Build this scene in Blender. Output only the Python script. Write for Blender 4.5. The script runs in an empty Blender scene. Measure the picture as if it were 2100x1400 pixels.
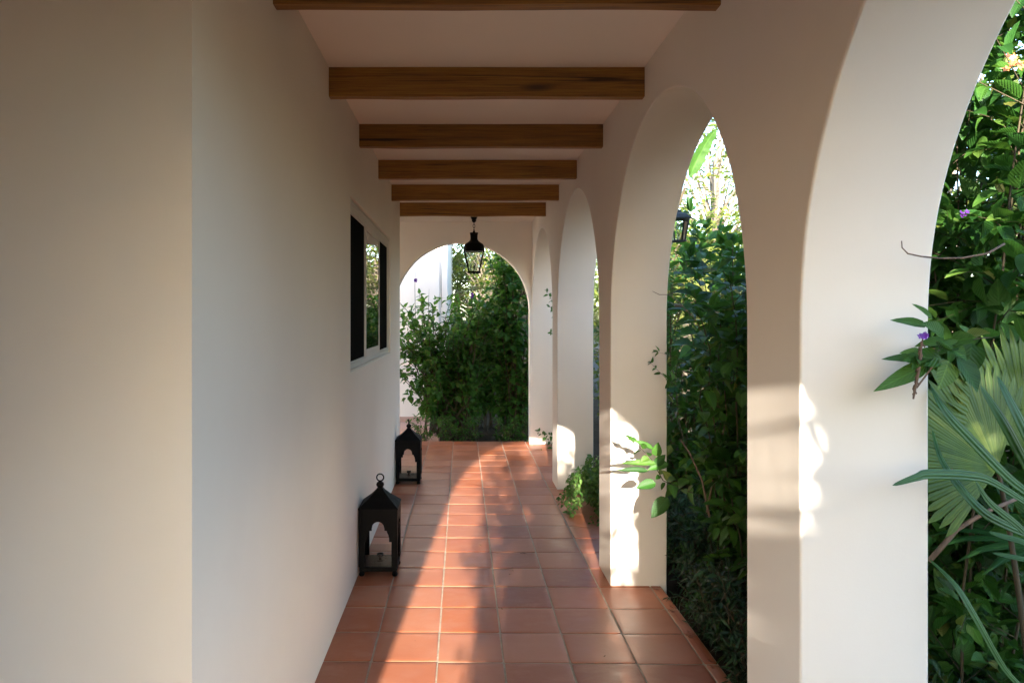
import bpy, bmesh, math, random
import numpy as np
from mathutils import Vector, Matrix

S = bpy.context.scene
COL = S.collection
R = math.radians
F = 1459.0; VX, VY = 948.0, 650.0; H = 1.55      # photograph's focal length / vanishing point in its pixels, eye height


def at(px, py, Y):
    """world point seen at photo pixel (px,py) standing Y metres down the walkway"""
    return Vector(((px - VX) * Y / F, Y, H - (py - VY) * Y / F))


# ------------------------------------------------------------------ object helpers
def link(o, parent=None):
    COL.objects.link(o)
    if parent is not None:
        o.parent = parent
    return o


def tag(o, label=None, cat=None, group=None, kind=None):
    if label: o['label'] = label
    if cat: o['category'] = cat
    if group: o['group'] = group
    if kind: o['kind'] = kind
    return o


def empty(name, loc=(0, 0, 0), rz=0.0):
    o = bpy.data.objects.new(name, None)
    o.empty_display_size = 0.1
    o.location = loc; o.rotation_euler = (0, 0, rz)
    return link(o)


def copy_tree(o, parent=None):
    c = o.copy(); COL.objects.link(c)
    if parent is not None: c.parent = parent
    for ch in list(o.children):
        copy_tree(ch, c)
    return c


class MB:
    def __init__(s):
        s.v = []; s.f = []; s.m = []; s.uv = []; s.n = 0

    def add(s, verts, faces, mat=0, uv=None):
        verts = np.asarray(verts, dtype=np.float32).reshape(-1, 3)
        s.v.append(verts)
        for f in faces:
            s.f.append([i + s.n for i in f]); s.m.append(mat)
        s.uv.append(np.zeros((len(verts), 2), np.float32) if uv is None else np.asarray(uv, np.float32))
        s.n += len(verts)

    def box(s, x0, x1, y0, y1, z0, z1, mat=0):
        v = [(x0, y0, z0), (x1, y0, z0), (x1, y1, z0), (x0, y1, z0), (x0, y0, z1), (x1, y0, z1), (x1, y1, z1), (x0, y1, z1)]
        s.add(v, [(0, 3, 2, 1), (4, 5, 6, 7), (0, 1, 5, 4), (1, 2, 6, 5), (2, 3, 7, 6), (3, 0, 4, 7)], mat)

    def tube(s, pts, r, n=6, mat=0, cap=True):
        pts = [Vector(p) for p in pts]
        k = len(pts)
        rr = r if hasattr(r, '__len__') else [r] * k
        V = []; Fc = []
        ref = None
        for i, p in enumerate(pts):
            d = (pts[min(i + 1, k - 1)] - pts[max(i - 1, 0)])
            if d.length < 1e-9: d = Vector((0, 0, 1))
            d.normalize()
            if ref is None:
                ref = d.orthogonal().normalized()
            a = (ref - d * ref.dot(d))
            a = a.normalized() if a.length > 1e-6 else d.orthogonal().normalized()
            ref = a
            b = d.cross(a)
            for j in range(n):
                t = 2 * math.pi * j / n
                V.append(p + (a * math.cos(t) + b * math.sin(t)) * rr[i])
        for i in range(k - 1):
            for j in range(n):
                j2 = (j + 1) % n
                Fc.append((i * n + j, i * n + j2, (i + 1) * n + j2, (i + 1) * n + j))
        if cap:
            Fc.append(tuple(range(n - 1, -1, -1))); Fc.append(tuple((k - 1) * n + j for j in range(n)))
        uv = [(j / n, i / max(1, k - 1)) for i in range(k) for j in range(n)]
        s.add(V, Fc, mat, uv)

    def lathe(s, prof, c=(0, 0, 0), n=24, mat=0, power=2.0):
        """profile [(r,z)], cross-section a super-ellipse (2 = circle, higher = squarer)"""
        V = []; Fc = []
        k = len(prof)
        for (r, z) in prof:
            for j in range(n):
                t = 2 * math.pi * (j + .5) / n
                ct, st = math.cos(t), math.sin(t)
                q = (abs(ct) ** power + abs(st) ** power) ** (-1 / power)
                V.append((c[0] + r * q * ct, c[1] + r * q * st, c[2] + z))
        for i in range(k - 1):
            for j in range(n):
                j2 = (j + 1) % n
                Fc.append((i * n + j, i * n + j2, (i + 1) * n + j2, (i + 1) * n + j))
        Fc.append(tuple(range(n - 1, -1, -1))); Fc.append(tuple((k - 1) * n + j for j in range(n)))
        s.add(V, Fc, mat)

    def torus(s, c, R_, r, axis='Y', n=20, m=8, sz=1.0, mat=0):
        V = []; Fc = []
        for i in range(n):
            a = 2 * math.pi * i / n
            for j in range(m):
                b = 2 * math.pi * j / m
                u = (R_ + r * math.cos(b)) * math.cos(a); w = (R_ + r * math.cos(b)) * math.sin(a) * sz
                q = r * math.sin(b)
                V.append((c[0] + u, c[1] + q, c[2] + w) if axis == 'Y' else (c[0] + q, c[1] + u, c[2] + w))
        for i in range(n):
            for j in range(m):
                i2, j2 = (i + 1) % n, (j + 1) % m
                Fc.append((i * m + j, i2 * m + j, i2 * m + j2, i * m + j2))
        s.add(V, Fc, mat)

    def build(s, name, mats, parent=None, smooth=None, bevel=0, seg=2):
        me = bpy.data.meshes.new(name)
        V = np.concatenate(s.v) if s.v else np.zeros((0, 3), np.float32)
        fill_mesh(me, V, s.f, s.m, np.concatenate(s.uv) if s.uv else None)
        for m in (mats if isinstance(mats, (list, tuple)) else [mats]):
            me.materials.append(m)
        o = bpy.data.objects.new(name, me)
        link(o, parent)
        finish(o, smooth, bevel, seg)
        return o


def fill_mesh(me, V, faces, mats, uv=None):
    nv = len(V)
    lens = np.array([len(f) for f in faces], np.int32)
    loops = np.fromiter((i for f in faces for i in f), np.int32, int(lens.sum()))
    set_mesh(me, V, loops, lens, np.asarray(mats, np.int32), uv)


def set_mesh(me, V, loops, lens, mats, uv=None):
    me.vertices.add(len(V)); me.vertices.foreach_set('co', np.ascontiguousarray(V, np.float32).ravel())
    me.loops.add(len(loops)); me.loops.foreach_set('vertex_index', loops)
    me.polygons.add(len(lens))
    st = np.concatenate([[0], np.cumsum(lens)[:-1]]).astype(np.int32)
    me.polygons.foreach_set('loop_start', st)
    me.polygons.foreach_set('material_index', mats)
    if uv is not None:
        l = me.uv_layers.new(name='UVMap')
        l.data.foreach_set('uv', np.ascontiguousarray(uv[loops], np.float32).ravel())
    me.update(calc_edges=True); me.validate()


def finish(o, smooth=None, bevel=0, seg=2):
    if smooth is None:
        o.data.polygons.foreach_set('use_smooth', [False] * len(o.data.polygons))
    else:
        o.data.polygons.foreach_set('use_smooth', [True] * len(o.data.polygons))
        if smooth < 180:
            o.data.set_sharp_from_angle(angle=R(smooth))
    if bevel:
        m = o.modifiers.new('edge', 'BEVEL'); m.width = bevel; m.segments = seg; m.limit_method = 'ANGLE'; m.angle_limit = R(50)
        m.harden_normals = smooth is not None


# ------------------------------------------------------------------ materials
class NT:
    def __init__(s, name):
        s.m = bpy.data.materials.new(name); s.m.use_nodes = True
        s.t = s.m.node_tree; s.t.nodes.clear()
        s.out = s.t.nodes.new('ShaderNodeOutputMaterial')

    def n(s, typ, **kw):
        nd = s.t.nodes.new('ShaderNode' + typ)
        for k, v in kw.items():
            if hasattr(nd, k) and k not in nd.inputs: setattr(nd, k, v)
            else: nd.inputs[k].default_value = v
        return nd

    def l(s, a, b):
        s.t.links.new(a, b)

    def ramp(s, fac, stops):
        r = s.n('ValToRGB')
        e = r.color_ramp.elements
        while len(e) < len(stops): e.new(.5)
        for i, (p, c) in enumerate(stops):
            e[i].position = p; e[i].color = (*c, 1) if len(c) == 3 else c
        s.l(fac, r.inputs[0]); return r

    def mix(s, a, b, fac, typ='MIX'):
        m = s.n('Mix', data_type='RGBA', blend_type=typ)
        for sock, val in ((m.inputs[6], a), (m.inputs[7], b), (m.inputs[0], fac)):
            if hasattr(val, 'is_linked') or hasattr(val, 'links'): s.l(val, sock)
            elif isinstance(val, (tuple, list)): sock.default_value = (*val, 1)
            else: sock.default_value = val
        return m.outputs[2]

    def noise(s, scale, detail=4, rough=.5, coord=None, stretch=None):
        t = s.n('TexNoise'); t.inputs['Scale'].default_value = scale; t.inputs['Detail'].default_value = detail; t.inputs['Roughness'].default_value = rough
        src = coord
        if src is None:
            src = s.n('TexCoord').outputs['Object']
        if stretch:
            mp = s.n('Mapping'); mp.inputs['Scale'].default_value = stretch; s.l(src, mp.inputs[0]); src = mp.outputs[0]
        s.l(src, t.inputs['Vector']); return t

    def bump(s, h, strength, dist, nrm=None):
        b = s.n('Bump'); b.inputs['Strength'].default_value = strength; b.inputs['Distance'].default_value = dist
        s.l(h, b.inputs['Height'])
        if nrm is not None: s.l(nrm, b.inputs['Normal'])
        return b.outputs[0]


def principled(name, col, rough=.5, metal=0.0, spec=.5):
    t = NT(name)
    p = t.n('BsdfPrincipled'); p.inputs['Base Color'].default_value = (*col, 1); p.inputs['Roughness'].default_value = rough
    p.inputs['Metallic'].default_value = metal; p.inputs['Specular IOR Level'].default_value = spec
    t.l(p.outputs[0], t.out.inputs[0])
    return t, p


def mat_plaster(name, col, var=.05):
    t, p = principled(name, col, .85, 0, .25)
    n1 = t.noise(1.3, 5, .6); n2 = t.noise(22, 6, .65); n3 = t.noise(180, 3, .6)
    dark = tuple(c * (1 - var) for c in col)
    c1 = t.mix(col, dark, t.ramp(n1.outputs[0], [(.35, (0, 0, 0)), (.7, (1, 1, 1))]).outputs[0])
    # sparse scuffs
    sc = t.noise(9, 8, .8, stretch=(1, 1, .35))
    c2 = t.mix(c1, tuple(c * .82 for c in col), t.ramp(sc.outputs[0], [(.70, (0, 0, 0)), (.78, (.6, .6, .6))]).outputs[0])
    t.l(c2, p.inputs['Base Color'])
    b = t.bump(t.noise(2.6, 3, .5).outputs[0], .10, .03); b = t.bump(n2.outputs[0], .09, .003, b)
    b = t.bump(n3.outputs[0], .12, .0015, b)
    t.l(b, p.inputs['Normal'])
    return t.m


def mat_tile():
    t, p = principled('terracotta', (.4, .17, .1), .4)
    geo = t.n('NewGeometry'); ri = geo.outputs['Random Per Island']
    base = t.ramp(ri, [(0, (.25, .066, .025)), (.2, (.32, .105, .048)), (.45, (.37, .132, .066)), (.7, (.32, .085, .026)), (.85, (.40, .165, .095)), (.95, (.35, .100, .034)), (1, (.23, .060, .026))])
    n1 = t.noise(5.5, 6, .62, stretch=(1, 1.6, 1)); n2 = t.noise(34, 5, .6); n3 = t.noise(2.2, 3, .5)
    c = t.mix(base.outputs[0], (.40, .19, .125), t.ramp(n1.outputs[0], [(.50, (0, 0, 0)), (.66, (.55, .55, .55))]).outputs[0])
    c = t.mix(c, (.27, .075, .035), t.ramp(n3.outputs[0], [(.5, (0, 0, 0)), (.72, (.5, .5, .5))]).outputs[0])
    c = t.mix(c, (.16, .06, .035), t.ramp(t.noise(55, 3, .5).outputs[0], [(.72, (0, 0, 0)), (.78, (.7, .7, .7))]).outputs[0])
    t.l(c, p.inputs['Base Color'])
    rr = t.ramp(n1.outputs[0], [(.3, (.33, .33, .33)), (.75, (.58, .58, .58))])
    t.l(rr.outputs[0], p.inputs['Roughness'])
    b = t.bump(n2.outputs[0], .18, .0025); b = t.bump(n1.outputs[0], .14, .004, b)
    t.l(b, p.inputs['Normal'])
    return t.m


def mat_wood():
    t, p = principled('beam_wood', (.12, .05, .015), .55)
    oi = t.n('ObjectInfo')
    off = t.n('VectorMath', operation='SCALE'); t.l(oi.outputs['Location'], off.inputs[0]); off.inputs[3].default_value = 3.7
    tc = t.n('TexCoord'); ad = t.n('VectorMath', operation='ADD'); t.l(tc.outputs['Object'], ad.inputs[0]); t.l(off.outputs[0], ad.inputs[1])
    g1 = t.noise(6, 8, .65, coord=ad.outputs[0], stretch=(.35, 6, 7)); g2 = t.noise(3, 10, .75, coord=ad.outputs[0], stretch=(.9, 20, 24))
    c = t.ramp(g1.outputs[0], [(.25, (.16, .072, .012)), (.45, (.30, .140, .022)), (.6, (.37, .18, .028)), (.8, (.44, .23, .042))]).outputs[0]
    c = t.mix(c, (.022, .010, .004), t.ramp(g2.outputs[0], [(.55, (0, 0, 0)), (.75, (.9, .9, .9))]).outputs[0])
    g3 = t.noise(5, 6, .7, coord=ad.outputs[0], stretch=(.5, 70, 80))
    c = t.mix(c, t.mix(c, (.62, .56, .50), 1.0, 'MULTIPLY'), t.ramp(g3.outputs[0], [(.42, (0, 0, 0)), (.62, (1, 1, 1))]).outputs[0])
    g4 = t.noise(1.6, 3, .5, coord=ad.outputs[0], stretch=(.6, 26, 30))
    c = t.mix(c, (.010, .005, .002), t.ramp(g4.outputs[0], [(.64, (0, 0, 0)), (.70, (.85, .85, .85))]).outputs[0])
    tone = t.ramp(oi.outputs['Random'], [(0, (.72, .70, .66)), (.5, (1, 1, 1)), (1, (1.2, 1.15, 1.1))])
    c = t.mix(c, tone.outputs[0], 1.0, 'MULTIPLY')
    v = t.n('TexVoronoi', feature='F1'); v.inputs['Scale'].default_value = 1.0
    mp = t.n('Mapping'); mp.inputs['Scale'].default_value = (1.7, 4, 7); t.l(ad.outputs[0], mp.inputs[0]); t.l(mp.outputs[0], v.inputs['Vector'])
    c = t.mix(c, (.03, .012, .004), t.ramp(v.outputs[0], [(.05, (.85, .85, .85)), (.17, (0, 0, 0))]).outputs[0])
    t.l(c, p.inputs['Base Color'])
    t.l(t.bump(g2.outputs[0], .5, .002), p.inputs['Normal'])
    return t.m


def mat_leaf(name, stops, rough=.42, trans=.28, tcol=(.10, .22, .02), veins=9.0, spec=.28, pleat=False):
    t = NT(name)
    geo = t.n('NewGeometry'); ri = geo.outputs['Random Per Island']
    uv = t.n('TexCoord').outputs['UV']
    sep = t.n('SeparateXYZ'); t.l(uv, sep.inputs[0])
    a = t.n('Math', operation='SUBTRACT'); t.l(sep.outputs[0], a.inputs[0]); a.inputs[1].default_value = .5
    ab = t.n('Math', operation='ABSOLUTE'); t.l(a.outputs[0], ab.inputs[0])
    base = t.ramp(ri, stops).outputs[0]
    mid = t.ramp(ab.outputs[0], [(.0, (1, 1, 1)), (.05, (0, 0, 0))]).outputs[0]
    # side veins: stripes in v - |u|
    m1 = t.n('Math', operation='MULTIPLY_ADD'); t.l(ab.outputs[0], m1.inputs[0]); m1.inputs[1].default_value = -.75; t.l(sep.outputs[1], m1.inputs[2])
    m2 = t.n('Math', operation='MULTIPLY'); t.l((sep.outputs[0] if pleat else m1.outputs[0]), m2.inputs[0]); m2.inputs[1].default_value = veins * 2 * math.pi
    sn = t.n('Math', operation='SINE'); t.l(m2.outputs[0], sn.inputs[0])
    vs = t.ramp(sn.outputs[0], [(.80, (0, 0, 0)), (1.0, (1, 1, 1))]).outputs[0]
    nz = t.noise(14, 3, .6)
    c = t.mix(base, t.mix(base, (1.7, 1.5, 1.6), 1.0, 'MULTIPLY'), t.ramp(nz.outputs[0], [(.45, (0, 0, 0)), (.75, (.7, .7, .7))]).outputs[0])
    light = t.mix(c, (1.8, 1.7, 1.9), 1.0, 'MULTIPLY')
    c = t.mix(c, light, mid)
    sc = t.n('Math', operation='MULTIPLY'); t.l(vs, sc.inputs[0]); sc.inputs[1].default_value = .35
    c = t.mix(c, light, sc.outputs[0])
    p = t.n('BsdfPrincipled'); p.inputs['Roughness'].default_value = rough; p.inputs['Specular IOR Level'].default_value = spec
    t.l(c, p.inputs['Base Color'])
    t.l(t.bump(sn.outputs[0], .35, .002), p.inputs['Normal'])
    tr = t.n('BsdfTranslucent')
    tc = t.mix(c, tcol, .6); t.l(tc, tr.inputs[0])
    mx = t.n('MixShader'); mx.inputs[0].default_value = trans
    t.l(p.outputs[0], mx.inputs[1]); t.l(tr.outputs[0], mx.inputs[2]); t.l(mx.outputs[0], t.out.inputs[0])
    return t.m


def mat_bark(name, c0, c1):
    t, p = principled(name, c0, .8)
    n = t.noise(14, 6, .7, stretch=(3, 3, .6))
    t.l(t.ramp(n.outputs[0], [(.3, c0), (.7, c1)]).outputs[0], p.inputs['Base Color'])
    t.l(t.bump(n.outputs[0], .6, .006), p.inputs['Normal'])
    return t.m


def mat_metal(name, col, rough=.5):
    t, p = principled(name, col, rough, .0, .12)
    n = t.noise(26, 5, .6)
    t.l(t.ramp(n.outputs[0], [(.3, tuple(c * .7 for c in col)), (.7, tuple(c * 1.5 for c in col))]).outputs[0], p.inputs['Base Color'])
    t.l(t.ramp(n.outputs[0], [(.3, (rough * .8,) * 3), (.75, (min(1, rough * 1.3),) * 3)]).outputs[0], p.inputs['Roughness'])
    t.l(t.bump(n.outputs[0], .15, .001), p.inputs['Normal'])
    return t.m


def mat_ground(name, c0, c1, scale=6):
    t, p = principled(name, c0, .95, 0, .1)
    n = t.noise(scale, 8, .7); n2 = t.noise(scale * 9, 4, .6)
    t.l(t.ramp(n.outputs[0], [(.3, c0), (.7, c1)]).outputs[0], p.inputs['Base Color'])
    b = t.bump(n.outputs[0], .6, .05); b = t.bump(n2.outputs[0], .6, .01, b)
    t.l(b, p.inputs['Normal'])
    return t.m


def mat_glass(name, tint=(.9, .93, .92), clear=.8, rough=.02, milky=0.0):
    """thin pane: mostly clear, reflecting at grazing angles, a little dusty"""
    t = NT(name)
    fr = t.n('Fresnel'); fr.inputs[0].default_value = 1.5
    tp = t.n('BsdfTransparent'); tp.inputs[0].default_value = (*tint, 1)
    gl = t.n('BsdfGlossy'); gl.inputs[0].default_value = (1, 1, 1, 1); gl.inputs['Roughness'].default_value = rough
    nz = t.noise(30, 3, .5)
    t.l(t.bump(nz.outputs[0], .05, .003), gl.inputs['Normal'])
    m = t.n('MixShader'); t.l(fr.outputs[0], m.inputs[0]); t.l(tp.outputs[0], m.inputs[1]); t.l(gl.outputs[0], m.inputs[2])
    last = m.outputs[0]
    if milky:
        df = t.n('BsdfTranslucent'); df.inputs[0].default_value = (.85, .85, .82, 1)
        dd = t.n('BsdfDiffuse'); dd.inputs[0].default_value = (.85, .85, .82, 1)
        a = t.n('MixShader'); a.inputs[0].default_value = .35; t.l(df.outputs[0], a.inputs[1]); t.l(dd.outputs[0], a.inputs[2])
        m2 = t.n('MixShader')
        t.l(t.ramp(t.noise(16, 5, .6).outputs[0], [(.3, (milky * .4,) * 3), (.7, (min(1, milky * 1.5),) * 3)]).outputs[0], m2.inputs[0])
        t.l(last, m2.inputs[1]); t.l(a.outputs[0], m2.inputs[2]); last = m2.outputs[0]
    t.l(last, t.out.inputs[0])
    return t.m


M = {}
M['plaster'] = mat_plaster('white_plaster', (.78, .722, .64))
M['plaster_far'] = mat_plaster('white_render', (.82, .74, .66))
M['tile'] = mat_tile()
M['grout'] = mat_ground('grout', (.34, .28, .22), (.46, .39, .31), 20)
M['wood'] = mat_wood()
M['iron'] = mat_metal('black_iron', (.0022, .0022, .0025), .6)
M['bronze'] = mat_metal('dark_bronze', (.005, .0035, .0028), .55)
M['greyiron'] = mat_metal('grey_iron', (.035, .04, .045), .45)
M['whiteframe'] = mat_plaster('window_frame_paint', (.62, .60, .55), .08)
M['darkpane'] = principled('dark_glass', (.004, .0045, .004), .015, 0, .75)[0].m
M['screen'] = principled('insect_screen', (.0035, .0035, .0035), .9, 0, .02)[0].m
M['glass'] = mat_glass('clear_glass')
M['seedglass'] = mat_glass('seeded_glass', milky=.2, rough=.08)
M['soil'] = mat_ground('soil', (.018, .012, .008), (.05, .034, .022), 9)
M['path'] = mat_ground('pink_concrete', (.42, .26, .20), (.50, .33, .27), 5)
M['stem'] = mat_bark('green_brown_stem', (.030, .022, .010), (.085, .06, .026))
M['twig'] = mat_bark('dry_twig', (.10, .06, .04), (.20, .13, .085))
M['bark'] = mat_bark('bark', (.10, .08, .06), (.24, .20, .15))
G = [(0, (.014, .052, .010)), (.35, (.022, .080, .013)), (.65, (.034, .108, .015)), (.9, (.050, .130, .020)), (.97, (.085, .155, .026)), (1, (.18, .16, .035))]
M['leaf'] = mat_leaf('shrub_leaf', G, trans=.34)
M['leaf_far'] = mat_leaf('shrub_leaf_matt', [(0, (.022, .082, .012)), (.5, (.038, .130, .017)), (.9, (.06, .17, .024)), (1, (.14, .18, .04))], veins=6, trans=.42)
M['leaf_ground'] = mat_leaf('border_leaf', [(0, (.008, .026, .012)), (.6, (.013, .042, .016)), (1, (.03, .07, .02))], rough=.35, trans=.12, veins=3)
M['leaf_ivy'] = mat_leaf('ivy_leaf', [(0, (.045, .12, .024)), (.6, (.08, .18, .036)), (1, (.13, .22, .05))], rough=.5, trans=.3, veins=4)
M['leaf_tree'] = mat_leaf('tree_leaf', [(0, (.05, .085, .016)), (.5, (.085, .125, .022)), (1, (.14, .165, .03))], rough=.5, trans=.38, tcol=(.22, .27, .03), veins=5)
M['leaf_palm'] = mat_leaf('palm_leaf', [(0, (.085, .115, .022)), (.5, (.125, .15, .03)), (1, (.19, .19, .045))], rough=.4, trans=.3, tcol=(.22, .24, .03), veins=1)
M['leaf_fan'] = mat_leaf('fan_palm_leaf', [(0, (.048, .092, .010)), (.5, (.066, .115, .013)), (1, (.11, .15, .02))], rough=.42, trans=.22, veins=2, pleat=True, spec=.3)
M['leaf_strap'] = mat_leaf('strap_leaf', [(0, (.014, .055, .013)), (1, (.035, .095, .022))], rough=.38, trans=.2, veins=3, pleat=True, spec=.3)
M['leaf_banana'] = mat_leaf('banana_leaf', [(0, (.022, .070, .012)), (1, (.035, .09, .015))], rough=.45, trans=.15, tcol=(.08, .16, .02), veins=26)
M['dry'] = mat_leaf('dry_leaf', [(0, (.12, .055, .02)), (1, (.22, .12, .05))], trans=.1, veins=3)
M['purple'] = principled('purple_petal', (.13, .012, .26), .5)[0].m
M['orange'] = principled('orange_petal', (.60, .20, .06), .5)[0].m
M['wax'] = principled('wax', (.05, .05, .05), .4)[0].m


# ------------------------------------------------------------------ leaves in bulk
def leaf_template(stations, wprof, fold=.18, wave=0.0):
    vs = np.linspace(0, 1, stations)
    pts = []; uv = []
    for i, v in enumerate(vs):
        w = wprof(v)
        for k, u in enumerate((-1, 0, 1)):
            z = fold * abs(u) * w + (wave * math.sin(i * 2.3) * abs(u) * (1 if u > 0 else -.7))
            pts.append((u * w * .5, v, z)); uv.append((u * .5 * min(1, w * 1.02) + .5, v))
    fs = []
    for i in range(stations - 1):
        for k in range(2):
            a = i * 3 + k
            fs.append((a, a + 1, a + 4, a + 3))
    return np.array(pts, np.float32), np.array(uv, np.float32), np.array(fs, np.int32)


ovate = lambda v: max(0.02, math.sin(math.pi * (v ** .72)) ** .8)
narrow = lambda v: max(0.02, math.sin(math.pi * (v ** .85)) ** .7)
heart = lambda v: max(0.02, (math.sin(math.pi * (v ** .5)) ** .75))
T_NEAR = leaf_template(8, ovate, .22, .03)
T_MID = leaf_template(5, ovate, .22)
T_FAR = leaf_template(3, ovate, .3)
T_NARROW = leaf_template(4, narrow, .2)
T_HEART = leaf_template(5, heart, .2)


class Leaves:
    def __init__(s):
        s.P = []; s.D = []; s.N = []; s.L = []; s.W = []; s.B = []

    def add(s, p, d, n, L, W, B=.25):
        s.P.append(tuple(p)); s.D.append(tuple(d)); s.N.append(tuple(n)); s.L.append(L); s.W.append(W); s.B.append(B)

    def build(s, name, mat, parent, tpl):
        P = np.array(s.P, np.float32); D = np.array(s.D, np.float32); N = np.array(s.N, np.float32)
        L = np.array(s.L, np.float32)[:, None]; W = np.array(s.W, np.float32)[:, None]; B = np.array(s.B, np.float32)[:, None]
        D /= np.linalg.norm(D, axis=1, keepdims=True) + 1e-9
        N = N - D * (N * D).sum(1, keepdims=True)
        ln = np.linalg.norm(N, axis=1, keepdims=True)
        bad = ln[:, 0] < 1e-4
        N[bad] = np.cross(D[bad], np.array([1, .3, .2], np.float32)); N /= np.linalg.norm(N, axis=1, keepdims=True) + 1e-9
        X = np.cross(D, N)
        tp, tuv, tf = tpl
        x = tp[None, :, 0] * W; y = tp[None, :, 1] * L; z = tp[None, :, 2] * W - B * L * (tp[None, :, 1] ** 2)
        V = P[:, None, :] + x[..., None] * X[:, None, :] + y[..., None] * D[:, None, :] + z[..., None] * N[:, None, :]
        n, k = len(P), len(tp)
        F_ = (tf[None] + (np.arange(n, dtype=np.int32) * k)[:, None, None]).reshape(-1)
        me = bpy.data.meshes.new(name)
        set_mesh(me, V.reshape(-1, 3), F_, np.full(n * len(tf), 4, np.int32), np.zeros(n * len(tf), np.int32), np.tile(tuv, (n, 1)))
        me.materials.append(mat)
        o = bpy.data.objects.new(name, me); link(o, parent)
        finish(o, 180)
        return o


def bez(a, b, c, t):
    return a * ((1 - t) ** 2) + b * (2 * t * (1 - t)) + c * (t * t)


def twig_leaves(rng, LV, ST, pts, leafL, ratio, step, r0=.002, droop=.3, up=.6, start=.0, spread=.9, uplift=(0, 0, 1)):
    """opposite leaf pairs along a twig polyline"""
    pts = [Vector(p) for p in pts]
    if ST is not None:
        k = len(pts); ST.tube(pts, [r0 * (1 - .7 * i / (k - 1)) for i in range(k)], 4, cap=False)
    seg = [(pts[i + 1] - pts[i]).length for i in range(len(pts) - 1)]
    tot = sum(seg); s = start * tot + step * .5; k = 0; ph = rng.uniform(0, 6.28)
    while s < tot:
        a = s; i = 0
        while i < len(seg) - 1 and a > seg[i]:
            a -= seg[i]; i += 1
        p = pts[i].lerp(pts[i + 1], min(1, a / max(seg[i], 1e-6)))
        d = (pts[i + 1] - pts[i]).normalized()
        o1 = d.orthogonal().normalized(); o2 = d.cross(o1)
        for q in (0, math.pi):
            if rng.random() < .08: continue
            th = ph + q + rng.uniform(-.4, .4)
            o = o1 * math.cos(th) + o2 * math.sin(th)
            dd = (o * spread + d * .45 + Vector((0, 0, rng.uniform(-droop, droop * .4)))).normalized()
            nn = Vector(uplift) + Vector((rng.uniform(-up, up), rng.uniform(-up, up), 0))
            L = leafL * rng.uniform(.55, 1.2) * (1 - .35 * (s / tot) ** 2)
            LV.add(p + dd * L * .12, dd, nn, L, L * ratio * rng.uniform(.85, 1.15), rng.uniform(.05, .4))
        ph += math.pi / 2; s += step; k += 1
    d = (pts[-1] - pts[-2]).normalized()
    for q in range(3):
        dd = (d + Vector((rng.uniform(-.5, .5), rng.uniform(-.5, .5), rng.uniform(-.3, .3)))).normalized()
        LV.add(pts[-1], dd, Vector(uplift) + Vector((rng.uniform(-.5, .5), rng.uniform(-.5, .5), 0)), leafL * rng.uniform(.4, .8), leafL * ratio * .6, .2)


def shrub(seed, h, rx, ry, stems, twigs, leafL, ratio=.55, step=.05, base_r=.15, low=.15, twl=(.14, .36), stem_r=.009, topflat=.5, skip=None):
    rng = random.Random(seed)
    LV = Leaves(); ST = MB()
    for s in range(stems):
        th = rng.uniform(0, 2 * math.pi); q = math.sqrt(rng.random())
        b = Vector((rx * base_r * rng.uniform(-1, 1), ry * base_r * rng.uniform(-1, 1), -.06))
        zt = h * (.40 + .60 * rng.random() ** .7)
        wr = 1.0 - topflat * max(0, zt / h - .6)
        tip = Vector((rx * q * math.cos(th) * wr, ry * q * math.sin(th) * wr, zt))
        mid = b.lerp(tip, .5); mid.x = b.x + (tip.x - b.x) * .35; mid.y = b.y + (tip.y - b.y) * .35; mid.z = zt * .62
        P = [bez(b, mid, tip, i / 8) + Vector((rng.uniform(-.02, .02), rng.uniform(-.02, .02), 0)) * (i > 0) for i in range(9)]
        ST.tube(P, [stem_r * rng.uniform(.7, 1.1) * (1 - .8 * i / 8) + .0015 for i in range(9)], 5, cap=False)
        for k in range(twigs):
            t = low + (1 - low) * ((k + rng.random()) / twigs)
            p = bez(b, mid, tip, t)
            a = rng.uniform(0, 2 * math.pi)
            d = Vector((math.cos(a), math.sin(a), rng.uniform(-.1, .9))).normalized()
            L = rng.uniform(*twl) * (1.1 - .4 * t)
            pts = [p, p + d * L * .5 + Vector((0, 0, L * .05)), p + d * L + Vector((0, 0, -L * rng.uniform(-.1, .25)))]
            if skip is not None and skip(pts[-1]): continue
            twig_leaves(rng, LV, ST, pts, leafL, ratio, step)
        twig_leaves(rng, LV, None, P[6:], leafL, ratio, step)
    return rng, LV, ST


def flower_spike(mb, p, d, L, n=5, r=.006):
    p = Vector(p); d = Vector(d).normalized()
    a = d.orthogonal().normalized(); b = d.cross(a)
    for i in range(n):
        t = 2 * math.pi * i / n
        o = a * math.cos(t) + b * math.sin(t)
        c = p + o * r * 1.2
        s_ = d.cross(o)
        mb.add([p, c + s_ * r * .8 + d * r * .3, c + o * r * 1.3 + d * r * .6, c - s_ * r * .8 + d * r * .3], [(0, 1, 2, 3)])


# ================================================================== SETTING
def sheet(name, x0, x1, y0, y1, z, mat, bumps=0.0, n=1):
    mb = MB()
    rng = random.Random(5)
    V = []; Fc = []
    for j in range(n + 1):
        for i in range(n + 1):
            V.append((x0 + (x1 - x0) * i / n, y0 + (y1 - y0) * j / n, z + (rng.uniform(-bumps, bumps) if bumps else 0)))
    for j in range(n):
        for i in range(n):
            a = j * (n + 1) + i
            Fc.append((a, a + 1, a + n + 2, a + n + 1))
    mb.add(V, Fc)
    o = mb.build(name, mat)
    o['kind'] = 'structure'
    return o


sheet('ground', -400, 400, -400, 400, -.115, M['soil'])
sheet('planting_bed', 1.152, 14, -6, 30, -.07, M['soil'], .03, 60)

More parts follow.
